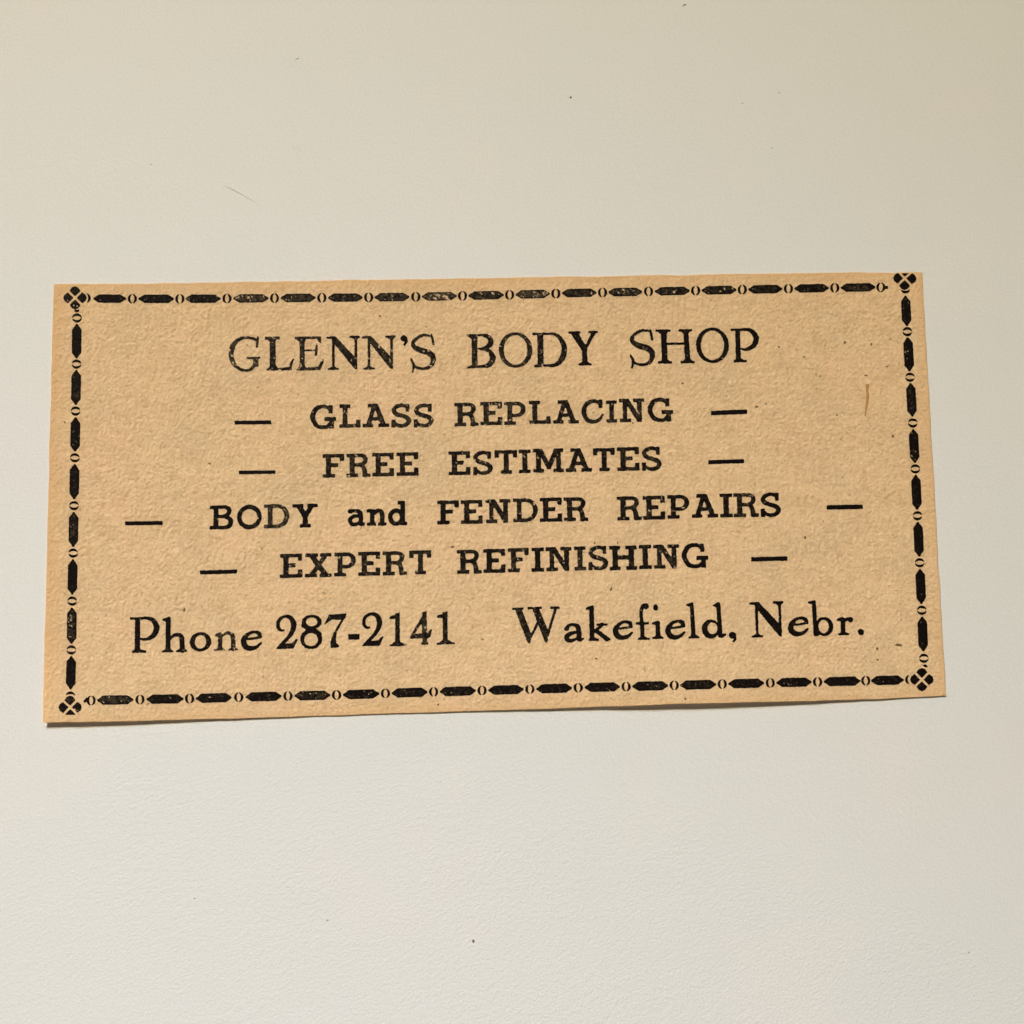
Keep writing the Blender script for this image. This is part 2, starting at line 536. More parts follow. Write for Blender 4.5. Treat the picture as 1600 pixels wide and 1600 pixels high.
SLAB = {   # bold slab serif face: (width, height_box (y0, y1), shapes)
 'E': (92, [rect(0, 86, 91, 100), rect(0, 0, 92, 14), rect(14, 0, 35, 100), rect(30, 44, 64, 60), rect(74, 71, 91, 100), rect(74, 0, 92, 33)]),
 'F': (90, [rect(0, 86, 90, 100), rect(0, 0, 51, 14), rect(14, 0, 34, 100), rect(30, 45, 64, 61), rect(72, 71, 90, 100)]),
 'L': (90, [rect(0, 86, 46, 100), rect(14, 0, 34, 100), rect(0, 0, 90, 14), rect(72, 0, 90, 32)]),
 'T': (92, [rect(0, 86, 92, 100), rect(0, 70, 17, 100), rect(75, 70, 92, 100), rect(37, 0, 57, 100), rect(25, 0, 69, 14)]),
 'I': (48, [rect(0, 86, 48, 100), rect(0, 0, 48, 14), rect(14, 0, 34, 100)]),
 'H': (114, [rect(0, 86, 45, 100), rect(0, 0, 45, 14), rect(67, 86, 114, 100), rect(69, 0, 114, 14), rect(13, 0, 34, 100), rect(81, 0, 102, 100), rect(30, 44, 86, 60)]),
 'N': (109, [rect(0, 86, 41, 100), rect(2, 0, 50, 14), rect(62, 86, 109, 100), rect(16, 0, 34, 100), rect(78, 10, 98, 100), poly((16, 100), (41, 100), (80, 38), (98, 20), (98, 0), (80, 0), (30, 80))]),
 'M': (131, [rect(0, 86, 39, 100), rect(3, 0, 46, 14), rect(91, 86, 129, 100), rect(88, 0, 131, 14), rect(14, 0, 34, 100), rect(100, 0, 119, 100),
             poly((14, 100), (39, 100), (68, 42), (75, 13), (61, 13), (32, 74)), poly((92, 100), (118, 100), (102, 74), (75, 13), (61, 13), (67, 42))]),
 'A': (110, [rect(21, 86, 60, 100), poly((42, 98), (58, 94), (34, 10), (14, 10)), poly((44, 100), (63, 100), (98, 10), (76, 10)), rect(0, 0, 43, 14), rect(66, 0, 110, 14), rect(30, 29, 80, 43)]),
 'S': (83, [stroke([(70, 80), (60, 90), (42, 94), (20, 87), (10, 72), (20, 58), (42, 50), (64, 42), (74, 28), (64, 12), (44, 7), (24, 11), (10, 24)], [10, 13, 14, 16, 17, 17, 17, 18, 19, 16, 15, 13, 11]),
            rect(61, 67, 76, 99), rect(0, 0, 16, 34)]),
 'P': (92, [rect(0, 86, 60, 100), rect(14, 0, 34, 100), rect(0, 0, 49, 14), stroke([(30, 93), (58, 93), (76, 84), (82, 67), (74, 49), (56, 41), (30, 41)], [14, 14, 17, 20, 17, 15, 14])]),
 'R': (103, [rect(0, 86, 60, 100), rect(14, 0, 35, 100), rect(0, 0, 50, 14), stroke([(30, 93), (62, 93), (79, 86), (82, 72), (74, 58), (56, 52), (30, 52)], [14, 14, 16, 19, 16, 14, 14]),
             stroke([(60, 51), (72, 44), (78, 28), (80, 8)], [14, 17, 19, 20]), rect(70, 0, 103, 13)]),
 'B': (99, [rect(0, 86, 60, 100), rect(0, 0, 62, 14), rect(16, 0, 36, 100), stroke([(30, 93), (64, 93), (79, 86), (82, 74), (73, 60), (54, 54), (30, 54)], [14, 14, 16, 17, 15, 13, 12]),
            stroke([(34, 54), (64, 52), (84, 42), (89, 28), (82, 13), (62, 7), (30, 7)], [12, 14, 17, 20, 17, 14, 14])]),
 'O': (104, [disc(52, 50, 52, 51), hole(52, 50, 34, 34)]),
 'D': (106, [rect(0, 86, 58, 100), rect(0, 0, 58, 14), rect(16, 0, 35, 100), stroke([(30, 93), (58, 93), (84, 80), (96, 50), (84, 20), (58, 7), (30, 7)], [14, 14, 17, 20, 17, 14, 14])]),
 'Y': (105, [rect(0, 86, 46, 100), rect(63, 86, 105, 100), rect(44, 0, 64, 50), rect(32, 0, 77, 14), poly((14, 92), (38, 92), (63, 56), (63, 38), (44, 44)), poly((92, 92), (72, 92), (46, 56), (46, 38), (64, 45))]),
 'G': (108, [stroke([(84, 78), (70, 90), (50, 94), (24, 84), (9, 50), (24, 16), (50, 6), (72, 9), (86, 24)], [13, 14, 15, 18, 20, 18, 15, 15, 14]), rect(77, 65, 93, 99), rect(60, 32, 108, 48), rect(80, 0, 99, 40)]),
 'C': (96, [stroke([(80, 78), (68, 90), (48, 94), (22, 82), (9, 50), (22, 16), (50, 6), (74, 14), (92, 36)], [12, 14, 15, 18, 20, 18, 15, 14, 8]), rect(73, 65, 89, 100)]),
 'X': (112, [rect(2, 86, 54, 100), rect(64, 86, 110, 100), rect(0, 0, 50, 14), rect(62, 0, 112, 14), poly((14, 92), (40, 92), (100, 8), (74, 8)), poly((78, 92), (98, 92), (38, 8), (14, 8))]),
 'a': (71, [stroke([(6, 62), (26, 63), (46, 60), (54, 46), (54, 8)], [14, 14, 15, 18, 18]), rect(3, 53, 17, 70), stroke([(52, 42), (26, 41), (9, 27), (16, 9), (34, 7), (52, 18)], [11, 14, 17, 17, 14, 11]), rect(50, 1, 71, 14)]),
 'n': (82, [rect(0, 56, 30, 70), rect(14, 0, 32, 68), rect(1, 0, 38, 12), stroke([(28, 50), (44, 62), (58, 61), (65, 46), (65, 6)], [14, 15, 17, 18, 18]), rect(48, 0, 82, 12)]),
 'd': (80, [disc(34, 34, 34, 36), hole(34, 34, 16, 19), rect(52, 3, 71, 101), rect(40, 87, 70, 101), rect(52, 0, 80, 13)]),
}
ROMAN = {   # light old-style roman
 'G': (98, [stroke([(88, 88), (74, 94), (58, 97), (40, 95), (24, 86), (13, 70), (9, 45), (18, 20), (34, 6), (52, 1), (68, 4), (82, 20)], [8, 8, 7, 9, 12, 14, 14, 12, 9, 7, 8, 10]),
            stroke([(89, 98), (88, 84), (86, 70)], [5, 6, 6]), rect(56, 34, 96, 40), poly((74, 12), (91, 12), (90, 38), (76, 38))]),
 'L': (81, [rect(0, 92, 40, 100), poly((8, 93), (32, 93), (29, 84), (13, 84)), rect(13, 2, 29, 98), poly((4, 0), (74, 0), (75, 9), (5, 5)), poly((8, 4), (14, 14), (30, 16), (34, 7)), poly((67, 5), (74, 10), (81, 32), (78, 35), (70, 20))]),
 'E': (87, [rect(0, 92, 78, 99), poly((72, 99), (79, 99), (79, 78), (75, 80), (66, 93)), rect(15, 2, 29, 97), poly((4, 92), (33, 92), (29, 82), (15, 84)), rect(26, 56, 65, 61), stroke([(66, 73), (65, 60), (63, 45)], [4, 7, 6]),
            poly((4, 0), (76, 0), (82, 12), (87, 31), (82, 31), (70, 9), (36, 7), (8, 5)), poly((8, 4), (15, 12), (29, 14), (34, 6))]),
 'N': (99, [poly((0, 93), (0, 98), (24, 100), (26, 92)), rect(17, 2, 24, 96), rect(4, 0, 37, 5), poly((8, 4), (17, 10), (24, 10), (33, 4)), poly((16, 99), (27, 99), (85, 36), (91, 16), (91, 0), (84, 2), (19, 84)), rect(84, 8, 91, 97), rect(69, 94, 99, 100), poly((74, 95), (84, 88), (91, 88), (97, 95))]),
 "'": (20, [disc(9.5, 72, 9.5, 9.5), stroke([(16, 72), (17, 62), (11, 50)], [8, 8, 5])]),
 'S': (76, [stroke([(58, 96), (40, 97), (22, 90), (9, 76), (14, 64), (32, 55), (55, 48), (68, 34), (64, 14), (46, 4), (25, 5), (10, 12)], [6, 7, 8, 10, 13, 16, 16, 15, 11, 8, 7, 7]),
            stroke([(4, 30), (11, 12), (7, -5)], [5, 7, 5]), stroke([(64, 98), (67, 84), (69, 72)], [5, 7, 6])]),
 'B': (86, [rect(0, 94, 62, 100), poly((4, 94), (34, 94), (31, 86), (15, 86)), rect(15, 3, 31, 97), poly((0, 0), (54, 3), (54, 9), (12, 9), (2, 5)), stroke([(50, 96), (66, 90), (72, 77), (64, 64), (46, 58)], [8, 12, 16, 12, 6]),
            stroke([(36, 57), (56, 55), (70, 46), (77, 28), (66, 10), (46, 5)], [5, 8, 13, 17, 14, 8])]),
 'O': (100, [disc(50, 50, 50, 52), hole(50, 50, 36, 44)]),
 'D': (101, [rect(0, 94, 52, 100), rect(14, 2, 31, 98), poly((3, 0), (50, 2), (50, 8), (16, 9), (4, 5)), stroke([(45, 97), (62, 96), (79, 86), (92, 60), (90, 34), (76, 12), (58, 5), (42, 5)], [6, 7, 11, 16, 17, 13, 9, 7])]),
 'Y': (86, [rect(0, 94, 34, 100), rect(59, 94, 86, 100), poly((6, 95), (28, 95), (53, 52), (53, 38), (39, 42)), poly((68, 95), (80, 95), (52, 46), (46, 52)), rect(39, 2, 54, 48), rect(27, 0, 67, 5), poly((30, 4), (39, 10), (54, 10), (64, 4))]),
 'H': (112, [rect(0, 94, 43, 100), rect(68, 94, 106, 100), rect(5, 0, 45, 6), rect(71, 0, 112, 6), poly((15, 97), (31, 97), (33, 3), (17, 3)), poly((81, 97), (95, 97), (99, 3), (84, 3)), rect(28, 55, 86, 61),
             poly((6, 95), (15, 86), (31, 86), (38, 95)), poly((10, 5), (18, 12), (33, 12), (40, 5)), poly((76, 5), (84, 12), (99, 12), (106, 5)), poly((72, 95), (81, 87), (95, 87), (101, 95))]),
 'P': (83, [rect(0, 93, 44, 99), rect(14, 2, 28, 98), rect(7, 0, 45, 6), poly((10, 5), (14, 11), (28, 11), (40, 5)), stroke([(26, 96), (48, 96), (64, 90), (75, 70), (68, 50), (54, 40), (40, 37), (28, 40)], [7, 8, 12, 16, 14, 10, 7, 5])]),
 'h': (72, [poly((0, 90), (3, 94), (20, 100), (24, 97), (24, 84), (10, 87)), rect(11, 2, 24, 94), rect(1, 0, 32, 5), poly((4, 4), (11, 10), (24, 10), (30, 4)), stroke([(22, 36), (34, 47), (48, 48), (56, 38), (58, 4)], [5, 8, 11, 13, 13]), poly((40, 0), (72, 0), (72, 4), (64, 9), (50, 8), (41, 4))]),
 'o': (100, [disc(50, 50, 50, 50), hole(50, 50, 27, 37)]),
 'n': (65, [poly((0, 42), (2, 46), (16, 51), (24, 46), (24, 38), (8, 40)), rect(11, 1, 22, 46), rect(0, 0, 30, 4), poly((4, 3), (11, 8), (22, 8), (27, 3)), stroke([(20, 39), (32, 48), (44, 48), (52, 38), (54, 4)], [4, 7, 10, 12, 12]), poly((38, 0), (66, 0), (66, 4), (58, 8), (46, 7))]),
 'e': (58, [stroke([(9, 31), (30, 32), (55, 36)], [5, 6, 7]), stroke([(53, 37), (50, 46), (37, 50), (20, 45), (8, 31), (8, 18), (16, 8), (30, 5), (44, 9), (56, 19)], [10, 11, 7, 9, 14, 16, 15, 12, 9, 5])]),
 '2': (65, [stroke([(23, 55), (13, 56), (6, 68), (10, 86), (28, 96), (45, 90), (53, 72), (49, 52), (38, 34), (20, 16), (8, 4)], [5, 8, 10, 9, 8, 13, 16, 13, 10, 9, 8]), poly((0, 0), (52, 0), (65, 27), (61, 28), (49, 16), (20, 14))]),
 '8': (64, [disc(33, 79, 29, 21), hole(33, 79.5, 17, 13.5), disc(32, 29.5, 32, 29.5), hole(31.5, 27.5, 20.5, 20), stroke([(9, 70), (24, 60), (42, 54), (57, 42)], [12, 13, 13, 12])]),
 '7': (65, [poly((0, 69), (13, 97), (65, 100), (61, 86), (50, 82), (22, 84), (3, 71)), poly((65, 100), (36, 45), (33, 22), (36, 11), (43, 5), (40, 0), (18, 0), (18, 17), (27, 43), (50, 82), (54, 92))]),
 '-': (33, [rect(0, 0, 33, 15)]),
 '1': (50, [poly((0, 84), (3, 90), (22, 95), (30, 101), (30, 86), (18, 82), (4, 82)), rect(17, 2, 30, 98), rect(0, 0, 50, 5), poly((4, 4), (17, 14), (30, 14), (46, 4))]),
 '4': (65, [poly((0, 19), (0, 25), (44, 100), (50, 100), (50, 19)), cut((12, 33), (35, 67), (36, 33)), poly((37, 98), (50, 98), (50, 4), (37, 4)), rect(33, 0, 54, 7), poly((48, 37), (54, 37), (62, 46), (65, 44), (61, 24), (52, 19), (46, 19))]),
 'W': (127, [rect(0, 94, 31, 99), rect(42, 94, 80, 100), rect(103, 94, 127, 100), poly((7, 96), (25, 96), (50, 26), (48, 4), (44, 0), (40, 4)), poly((44, 12), (48, 10), (72, 56), (66, 60)), poly((54, 96), (72, 96), (96, 34), (94, 4), (91, 0), (86, 6)), poly((114, 96), (121, 96), (97, 18), (91, 22))]),
 'a': (55, [disc(8, 37, 6.5), stroke([(8, 38), (14, 46), (26, 48), (38, 42), (41, 28), (41, 8)], [8, 8, 8, 12, 13, 13]), stroke([(38, 27), (20, 24), (8, 15), (10, 6), (21, 4), (38, 10)], [6, 10, 13, 12, 9, 6]), poly((36, 4), (44, 0), (54, 7), (54, 11), (46, 9), (38, 12))]),
 'k': (66, [poly((0, 88), (3, 93), (19, 99), (22, 96), (21, 84), (10, 86)), rect(10, 2, 22, 94), rect(7, 0, 34, 6), poly((9, 5), (12, 10), (22, 10), (31, 5)), rect(29, 42, 58, 47), stroke([(43, 45), (37, 38), (24, 27)], [10, 8, 7]), stroke([(27, 28), (40, 18), (56, 4)], [9, 12, 12]), poly((50, 0), (66, 1), (66, 5), (54, 9))]),
 'f': (37, [poly((11, 72), (19, 72), (23, 40), (23, 2), (12, 2), (12, 40)), stroke([(15, 66), (16, 82), (22, 96), (30, 98)], [9, 9, 8, 8]), disc(29, 94, 8, 8), rect(0, 43, 36, 49), rect(5, 0, 37, 5), poly((8, 4), (12, 10), (23, 10), (34, 4))]),
 'i': (33, [rect(11, 1, 23, 48), poly((0, 43), (3, 48), (18, 52), (23, 50), (22, 40), (9, 41)), rect(1, 0, 33, 5), poly((4, 4), (11, 10), (23, 10), (30, 4)), disc(12, 90, 7.2, 8.5)]),
 'l': (36, [poly((11, 96), (21, 96), (25, 2), (13, 2)), poly((0, 92), (3, 96), (18, 101), (21, 98), (21, 85), (9, 89)), rect(5, 0, 36, 5), poly((8, 4), (14, 10), (25, 10), (33, 4))]),
 'd': (69, [disc(25, 27, 25, 27), hole(30, 29, 14.5, 17), poly((43, 98), (54, 100), (58, 5), (46, 5)), poly((31, 92), (35, 96), (50, 103), (54, 101), (53, 88), (42, 89)), poly((48, 3), (56, 1), (68, 9), (68, 13), (56, 13))]),
 ',': (20, [disc(10, 20, 10), stroke([(16, 20), (17, 8), (12, 1)], [8, 7, 5])]),
 'b': (70, [poly((12, 96), (23, 97), (25, 4), (14, 4)), poly((0, 96), (3, 100), (20, 104), (23, 102), (23, 88), (10, 92)), disc(45, 27, 25, 27), hole(43, 27, 15, 19.5), poly((13, 1), (24, 0), (34, 5), (25, 12))]),
 'r': (47, [poly((0, 43), (3, 48), (17, 53), (24, 48), (24, 38), (9, 41)), rect(12, 1, 24, 48), rect(4, 0, 35, 5), poly((7, 4), (12, 10), (24, 10), (32, 4)), stroke([(22, 39), (30, 46), (38, 46)], [5, 8, 9]), disc(40, 44, 7.5, 8)]),
 '.': (20, [disc(10, 10, 10)]),
}
YBOX = {'S': {'R': (-5, 98)}, 'O': {'R': (-2, 102), 'S': (-1, 101)}, 'G': {'R': (-2, 100)}, "'": {'R': (50, 82)}, 'o': {'R': (0, 100)}, 'e': {'R': (0, 53)}, 'n': {'R': (0, 51), 'S': (0, 70)},
        'a': {'R': (0, 52), 'S': (0, 70)}, '-': {'R': (0, 15)}, 'd': {'R': (0, 104), 'S': (0, 101)}, 'b': {'R': (0, 105)}, 'f': {'R': (0, 102)}, 'i': {'R': (0, 98.5)}, ',': {'R': (-2, 30)}, 'r': {'R': (0, 53)}, '.': {'R': (0, 20)}}

def lean(px):                       # how upright strokes splay across the clipping
    return -0.0167 + (px - 117.0) / 1308.0 * 0.0587

def set_glyph(F, face, ch, x0, x1, yt, yb, wear, grow=0.0, scars=()):
    """Adds one letter to field F: its box in picture pixels (left, right, top, baseline)."""
    w, shapes = (SLAB if face == 'S' else ROMAN)[ch]
    ylo, yhi = YBOX.get(ch, {}).get(face, (0, 100))
    sx = (x1 - x0) / w
    sy = (yb - yt) / (yhi - ylo)
    xm, ym = 0.5 * (x0 + x1), 0.5 * (yt + yb)
    slope = -0.0145 - (ym - 455) / 623.0 * 0.0103
    ln = lean(xm)
    def T(p):
        q = np.array(p, float)
        x = x0 + q[:, 0] * sx
        y = yb - (q[:, 1] - ylo) * sy
        return np.stack([x + (y - ym) * ln, y + (x - xm) * slope], -1)
    sl = F.win([(x0, yt), (x1, yb)], 6)
    X, Y = F.X[sl], F.Y[sl]
    d = np.full(X.shape, 1e3)
    sa = 0.5 * (sx + sy)
    for s in shapes:
        if s[0] == 'P':
            d = np.minimum(d, sd_poly(X, Y, T(s[1])))
        elif s[0] == 'S':
            c = catmull(s[1])
            r = np.interp(np.linspace(0, len(s[1]) - 1, len(c)), np.arange(len(s[1])), np.array(s[2]) * 0.5 * sa)
            d = np.minimum(d, sd_stroke(X, Y, T(c), r))
        elif s[0] in ('E', '-E'):
            a = np.linspace(0, 2 * math.pi, 40, endpoint=False)
            e = sd_poly(X, Y, T(np.stack([s[1] + s[3] * np.cos(a), s[2] + s[4] * np.sin(a)], -1)))
            d = np.minimum(d, e) if s[0] == 'E' else np.maximum(d, -e)
        elif s[0] == '-P':
            d = np.maximum(d, -sd_poly(X, Y, T(s[1])))
    d = d - grow
    for (u, v, r) in scars:         # nicks in the worn type, in glyph units
        c = T([(u, v)])[0]
        d = np.maximum(d, r - np.hypot(X - c[0], Y - c[1]) + 0.6 * np.sin(X * 1.3 + Y))
    F.d[sl] = np.minimum(F.d[sl], d)
    F.w[sl] = np.maximum(F.w[sl], wear * (d < 2))

def word(name, face, letters, label, wear=0.3, grow=0.0):
    xs = [l[1] for l in letters] + [l[2] for l in letters]
    ys = [l[3] for l in letters] + [l[4] for l in letters]
    F = Field(min(xs) - 3, min(ys) - 4, max(xs) + 3, max(ys) + 4)
    for l in letters:
        set_glyph(F, face, *l[:5], l[5] if len(l) > 5 else wear, grow, l[6] if len(l) > 6 else ())
    o = ink_mesh(name, F, parent=CLIP)
    o['label'] = label
    return o

# heading
word('heading_word', 'R', [('G', 356.5, 407.5, 526, 580.5, .75, ((5, 62, 1.6), (12, 44, 1.8))), ('L', 414.4, 459.3, 526, 578.5, .6, ((68, 12, 1.6),)), ('E', 460.6, 506, 525.5, 578.3, .65), ('N', 510, 562, 525, 577.6, .45),
     ('N', 565.6, 618, 524.5, 577, .6, ((42, 68, 1.1),)), ("'", 626, 636.3, 523.8, 539.3, .35), ('S', 640.6, 680.8, 523.3, 580.6, .6, ((61, 96, 1.2),))], 'large light roman heading, first word, patchy ink')
word('heading_word', 'R', [('B', 729.4, 774.6, 522, 575.4, .5), ('O', 779.6, 831.5, 519.2, 574.4, .6), ('D', 832.5, 886, 519.8, 573.5, .5), ('Y', 888.8, 934.4, 517.5, 570.7, .2)], 'large light roman heading, second word')
word('heading_word', 'R', [('S', 983, 1023, 516, 574.5, .45), ('H', 1025, 1085, 514.7, 567.6, .12), ('O', 1087.6, 1138.8, 512, 567, .2, ((-1, 47, 1.4), (-1, 56, 1.2))), ('P', 1142, 1186, 512.8, 565.7, .08)], 'large light roman heading, third word')
# service lines
SW = 'service_word'
word(SW, 'S', [('G', 485, 525, 633, 669.6, .5), ('L', 530.5, 563.3, 632, 667.8, .55, ((16, 66, 1.0), (22, 20, .9))), ('A', 567, 607.5, 631, 667.3, .5), ('S', 611.7, 642, 631, 667.8, .6, ((24, 52, 1.1),)), ('S', 646.7, 677, 631, 667.5, .6)], 'bold slab serif word, first line')
word(SW, 'S', [('R', 710, 747.3, 629.5, 665.6, .55), ('E', 750.6, 784.5, 628, 664, .6), ('P', 788, 821.3, 628, 663.6, .6), ('L', 826.9, 860, 626.3, 662, .4), ('A', 864.4, 903.8, 625.5, 661.5, .45), ('C', 909, 943.8, 624.5, 661, .5),
     ('I', 947.5, 963.8, 626, 660, .55, ((30, 40, .9), (26, 84, .9))), ('N', 967.5, 1006.5, 623, 659.2, .55), ('G', 1012.3, 1051.3, 622, 658.6, .4, ((78, 24, 1.3),))], 'bold slab serif word, first line')
word(SW, 'S', [('F', 504.4, 537.5, 709.6, 746, .45), ('R', 541.3, 578.4, 709, 745, .6), ('E', 581.9, 615.4, 707.8, 744, .5), ('E', 619.8, 653.6, 707, 743, .5)], 'bold slab serif word, second line')
word(SW, 'S', [('E', 701, 734.6, 705.3, 742, .35), ('S', 739.4, 769.6, 705, 741.8, .45), ('T', 773, 808, 703.7, 740, .4), ('I', 811, 829, 702.8, 739, .4), ('M', 832.5, 880.6, 701, 737.8, .4), ('A', 884, 924.4, 700.7, 737, .4),
     ('T', 927, 960.5, 700.3, 736, .35), ('E', 964.4, 998.8, 698.8, 735.2, .35), ('S', 1002.9, 1033.3, 698, 735.4, .4)], 'bold slab serif word, second line')
word(SW, 'S', [('B', 328, 364.6, 789.8, 826.8, .2), ('O', 370.6, 408.8, 788.7, 826.8, .25, ((88, 44, 1.2),)), ('D', 412.9, 451.9, 788, 825, .7), ('Y', 457, 495.9, 787.5, 824, .1)], 'bold slab serif word, third line')
word(SW, 'S', [('a', 543.8, 570, 795.6, 821.8, .1), ('n', 573, 603.5, 795.4, 821, .25), ('d', 606.5, 636, 783, 820.6, .1)], 'bold slab serif word in small letters, third line')
word(SW, 'S', [('F', 683.3, 717, 782.2, 818.8, .25), ('E', 720.4, 753.8, 781.6, 818.2, .4), ('N', 758.9, 797.3, 780.2, 817, .55), ('D', 802, 840.3, 778.8, 815.3, .45), ('E', 843.5, 878, 777.8, 815, .25), ('R', 881, 918.8, 777.2, 814, .4)], 'bold slab serif word, third line')
word(SW, 'S', [('R', 964.4, 1002.5, 775.7, 812.6, .4), ('E', 1005, 1039, 774.8, 811.6, .35), ('P', 1043.3, 1076.8, 773.6, 810.2, .3), ('A', 1081, 1121.6, 772, 808.6, .3), ('I', 1124.7, 1144.3, 771.4, 808, .3), ('R', 1146.5, 1185, 770.8, 807.5, .5), ('S', 1188.5, 1219.6, 770, 807.4, .15)], 'bold slab serif word, third line')
word(SW, 'S', [('E', 437.6, 472.3, 865.6, 902.6, .45), ('X', 476.8, 518, 864.7, 901.6, .5), ('P', 522.6, 556, 863.6, 900.2, .4), ('E', 560, 594, 862.3, 899.2, .4), ('R', 598.2, 635.8, 861.6, 898.6, .6), ('T', 639.6, 673.6, 860.2, 897, .5)], 'bold slab serif word, fourth line')
word(SW, 'S', [('R', 714.4, 752.3, 859.2, 896, .35), ('E', 755.4, 789.5, 858, 894.8, .25), ('F', 793.6, 826.2, 856.6, 893.8, .45), ('I', 830.6, 849.5, 856, 893, .15), ('N', 852.9, 893, 855, 892, .4), ('I', 897.5, 915.2, 854, 891, .55), ('S', 919.5, 950, 853, 890.8, .5),
     ('H', 952.3, 995, 853, 890.5, .3), ('I', 998.7, 1017.6, 851.5, 888.8, .3), ('N', 1021, 1061, 851, 888, .55), ('G', 1065.7, 1106, 849.3, 887, .2)], 'bold slab serif word, fourth line')
# contact line
word('contact_word', 'R', [('P', 203.2, 249.2, 963.7, 1019.6, .15, ((80, 66, .7),)), ('h', 253, 292.9, 963.2, 1018.9, .2), ('o', 296.5, 330, 988, 1017.6, .35), ('n', 334.8, 371, 988, 1016.4, .7, ((26, 44, .9),)), ('e', 376.8, 409, 986, 1015.8, .25)], 'roman word on the bottom line')
word('contact_word', 'R', [('2', 431, 465.3, 961, 1013.5, .2), ('8', 469.3, 503.3, 960.8, 1014, .2), ('7', 507, 541.6, 959, 1011.8, .25), ('-', 544.3, 561.6, 990.7, 999.2, .1), ('2', 565.5, 599.2, 957, 1009.1, .15), ('1', 608.7, 635, 957.4, 1009.4, .4),
     ('4', 641, 674.6, 955.6, 1007.2, .6), ('1', 682.7, 710, 955.8, 1006.7, .4)], 'phone number on the bottom line')
word('contact_word', 'R', [('W', 800.7, 874.3, 948.4, 1005.4, .45), ('a', 881, 912.7, 973.7, 1003, .1), ('k', 915.4, 953.6, 944.8, 1001.2, .1), ('e', 958, 988.6, 970, 999, .15), ('f', 993.3, 1014.2, 942.8, 999.8, .05), ('i', 1018.3, 1036.3, 944.8, 998, .05),
     ('e', 1040, 1070.6, 969, 998.6, .15), ('l', 1072.4, 1092.5, 941.4, 997.2, .1), ('d', 1096.4, 1134.2, 940.4, 997.6, .15), (',', 1139, 1150.2, 987.4, 1004, .05)], 'roman town name on the bottom line')
word('contact_word', 'R', [('N', 1171.3, 1225, 940, 995.4, .08), ('e', 1231.8, 1263, 964, 993.6, .08), ('b', 1262.7, 1301.3, 936.6, 993.6, .05), ('r', 1307.4, 1333, 963.6, 992.2, .05), ('.', 1340.4, 1349.8, 982.7, 992.2, .0)], 'abbreviated roman state name on the bottom line')

# dashes at both ends of the service lines
def dash(x0, y0, x1, y1, th):
    F = Field(x0 - 4, min(y0, y1) - 6, x1 + 4, max(y0, y1) + 6)
    F.d = sd_poly(F.X, F.Y, [(x0, y0 - th / 2), (x1, y1 - th / 2), (x1, y1 + th / 2), (x0, y0 + th / 2)])
    F.w[:] = -0.4
    ink_mesh('dash', F, rough=0.3, parent=CLIP)
for d in [(367, 660.5, 423.6, 659.7, 5.4), (1111, 645.4, 1167.4, 643.2, 6.6), (373.3, 738.2, 430.2, 737.6, 5.2), (1106.8, 722.2, 1162.4, 720.6, 6), (195.6, 817.8, 254, 817.2, 5.6), (1292, 792.8, 1348, 791.8, 6.6),
          (312.6, 894.5, 370.2, 893, 5.8), (1173.9, 874, 1230.2, 872.6, 6.4)]:
    dash(*d)

# ---------------------------------------------------------------- printed border
def oriented(cx, cy, ang, pts):
    c, s = math.cos(ang), math.sin(ang)
    return [(cx + u * c - v * s, cy + u * s + v * c) for u, v in pts]

def border_bar(x0, y0, x1, y1, half, wear):
    L = math.hypot(x1 - x0, y1 - y0)
    a = math.atan2(y1 - y0, x1 - x0)
    tip = 9.0
    pr = [(0, 1.4), (2.2, 2.3), (tip, half), (L - tip, half), (L - 2.2, 2.3), (L, 1.4)]
    pts = oriented(x0, y0, a, pr + [(u, -v) for u, v in reversed(pr)])
    xs = [p[0] for p in pts]; ys = [p[1] for p in pts]
    F = Field(min(xs) - 2, min(ys) - 2, max(xs) + 2, max(ys) + 2)
    F.d = sd_poly(F.X, F.Y, pts)
    F.w[:] = wear * smooth01(-F.d / 2.5)
    ink_mesh('border_bar', F, rough=0.26, parent=CLIP, bold=0.08)

def ring_field(F, cx, cy, ang, sides):
    c, s = math.cos(ang), math.sin(ang)
    U = (F.X - cx) * c + (F.Y - cy) * s
    V = -(F.X - cx) * s + (F.Y - cy) * c
    outer = np.hypot(U / 7.1, V / 7.3) - 1
    inner = np.hypot(U / 3.2, V / 6.8) - 1
    d = np.maximum(outer * 7.0, -inner * 4.2)
    d = np.maximum(d, 0.85 - np.abs(U))            # the ring is split at both poles
    if sides == 'far': d = np.maximum(d, -U + 0.4)
    if sides == 'near': d = np.maximum(d, U + 0.4)
    return d

def border_ring(cx, cy, ang, wear, sides='both', nub=None):
    F = Field(cx - 15, cy - 15, cx + 15, cy + 15)
    F.d = ring_field(F, cx, cy, ang, sides)
    if nub:
        F.d = np.minimum(F.d, sd_poly(F.X, F.Y, oriented(cx, cy, ang, nub)))
    F.w[:] = wear
    ink_mesh('border_ring', F, rough=0.22, round_px=0.4, parent=CLIP, bold=0.24)

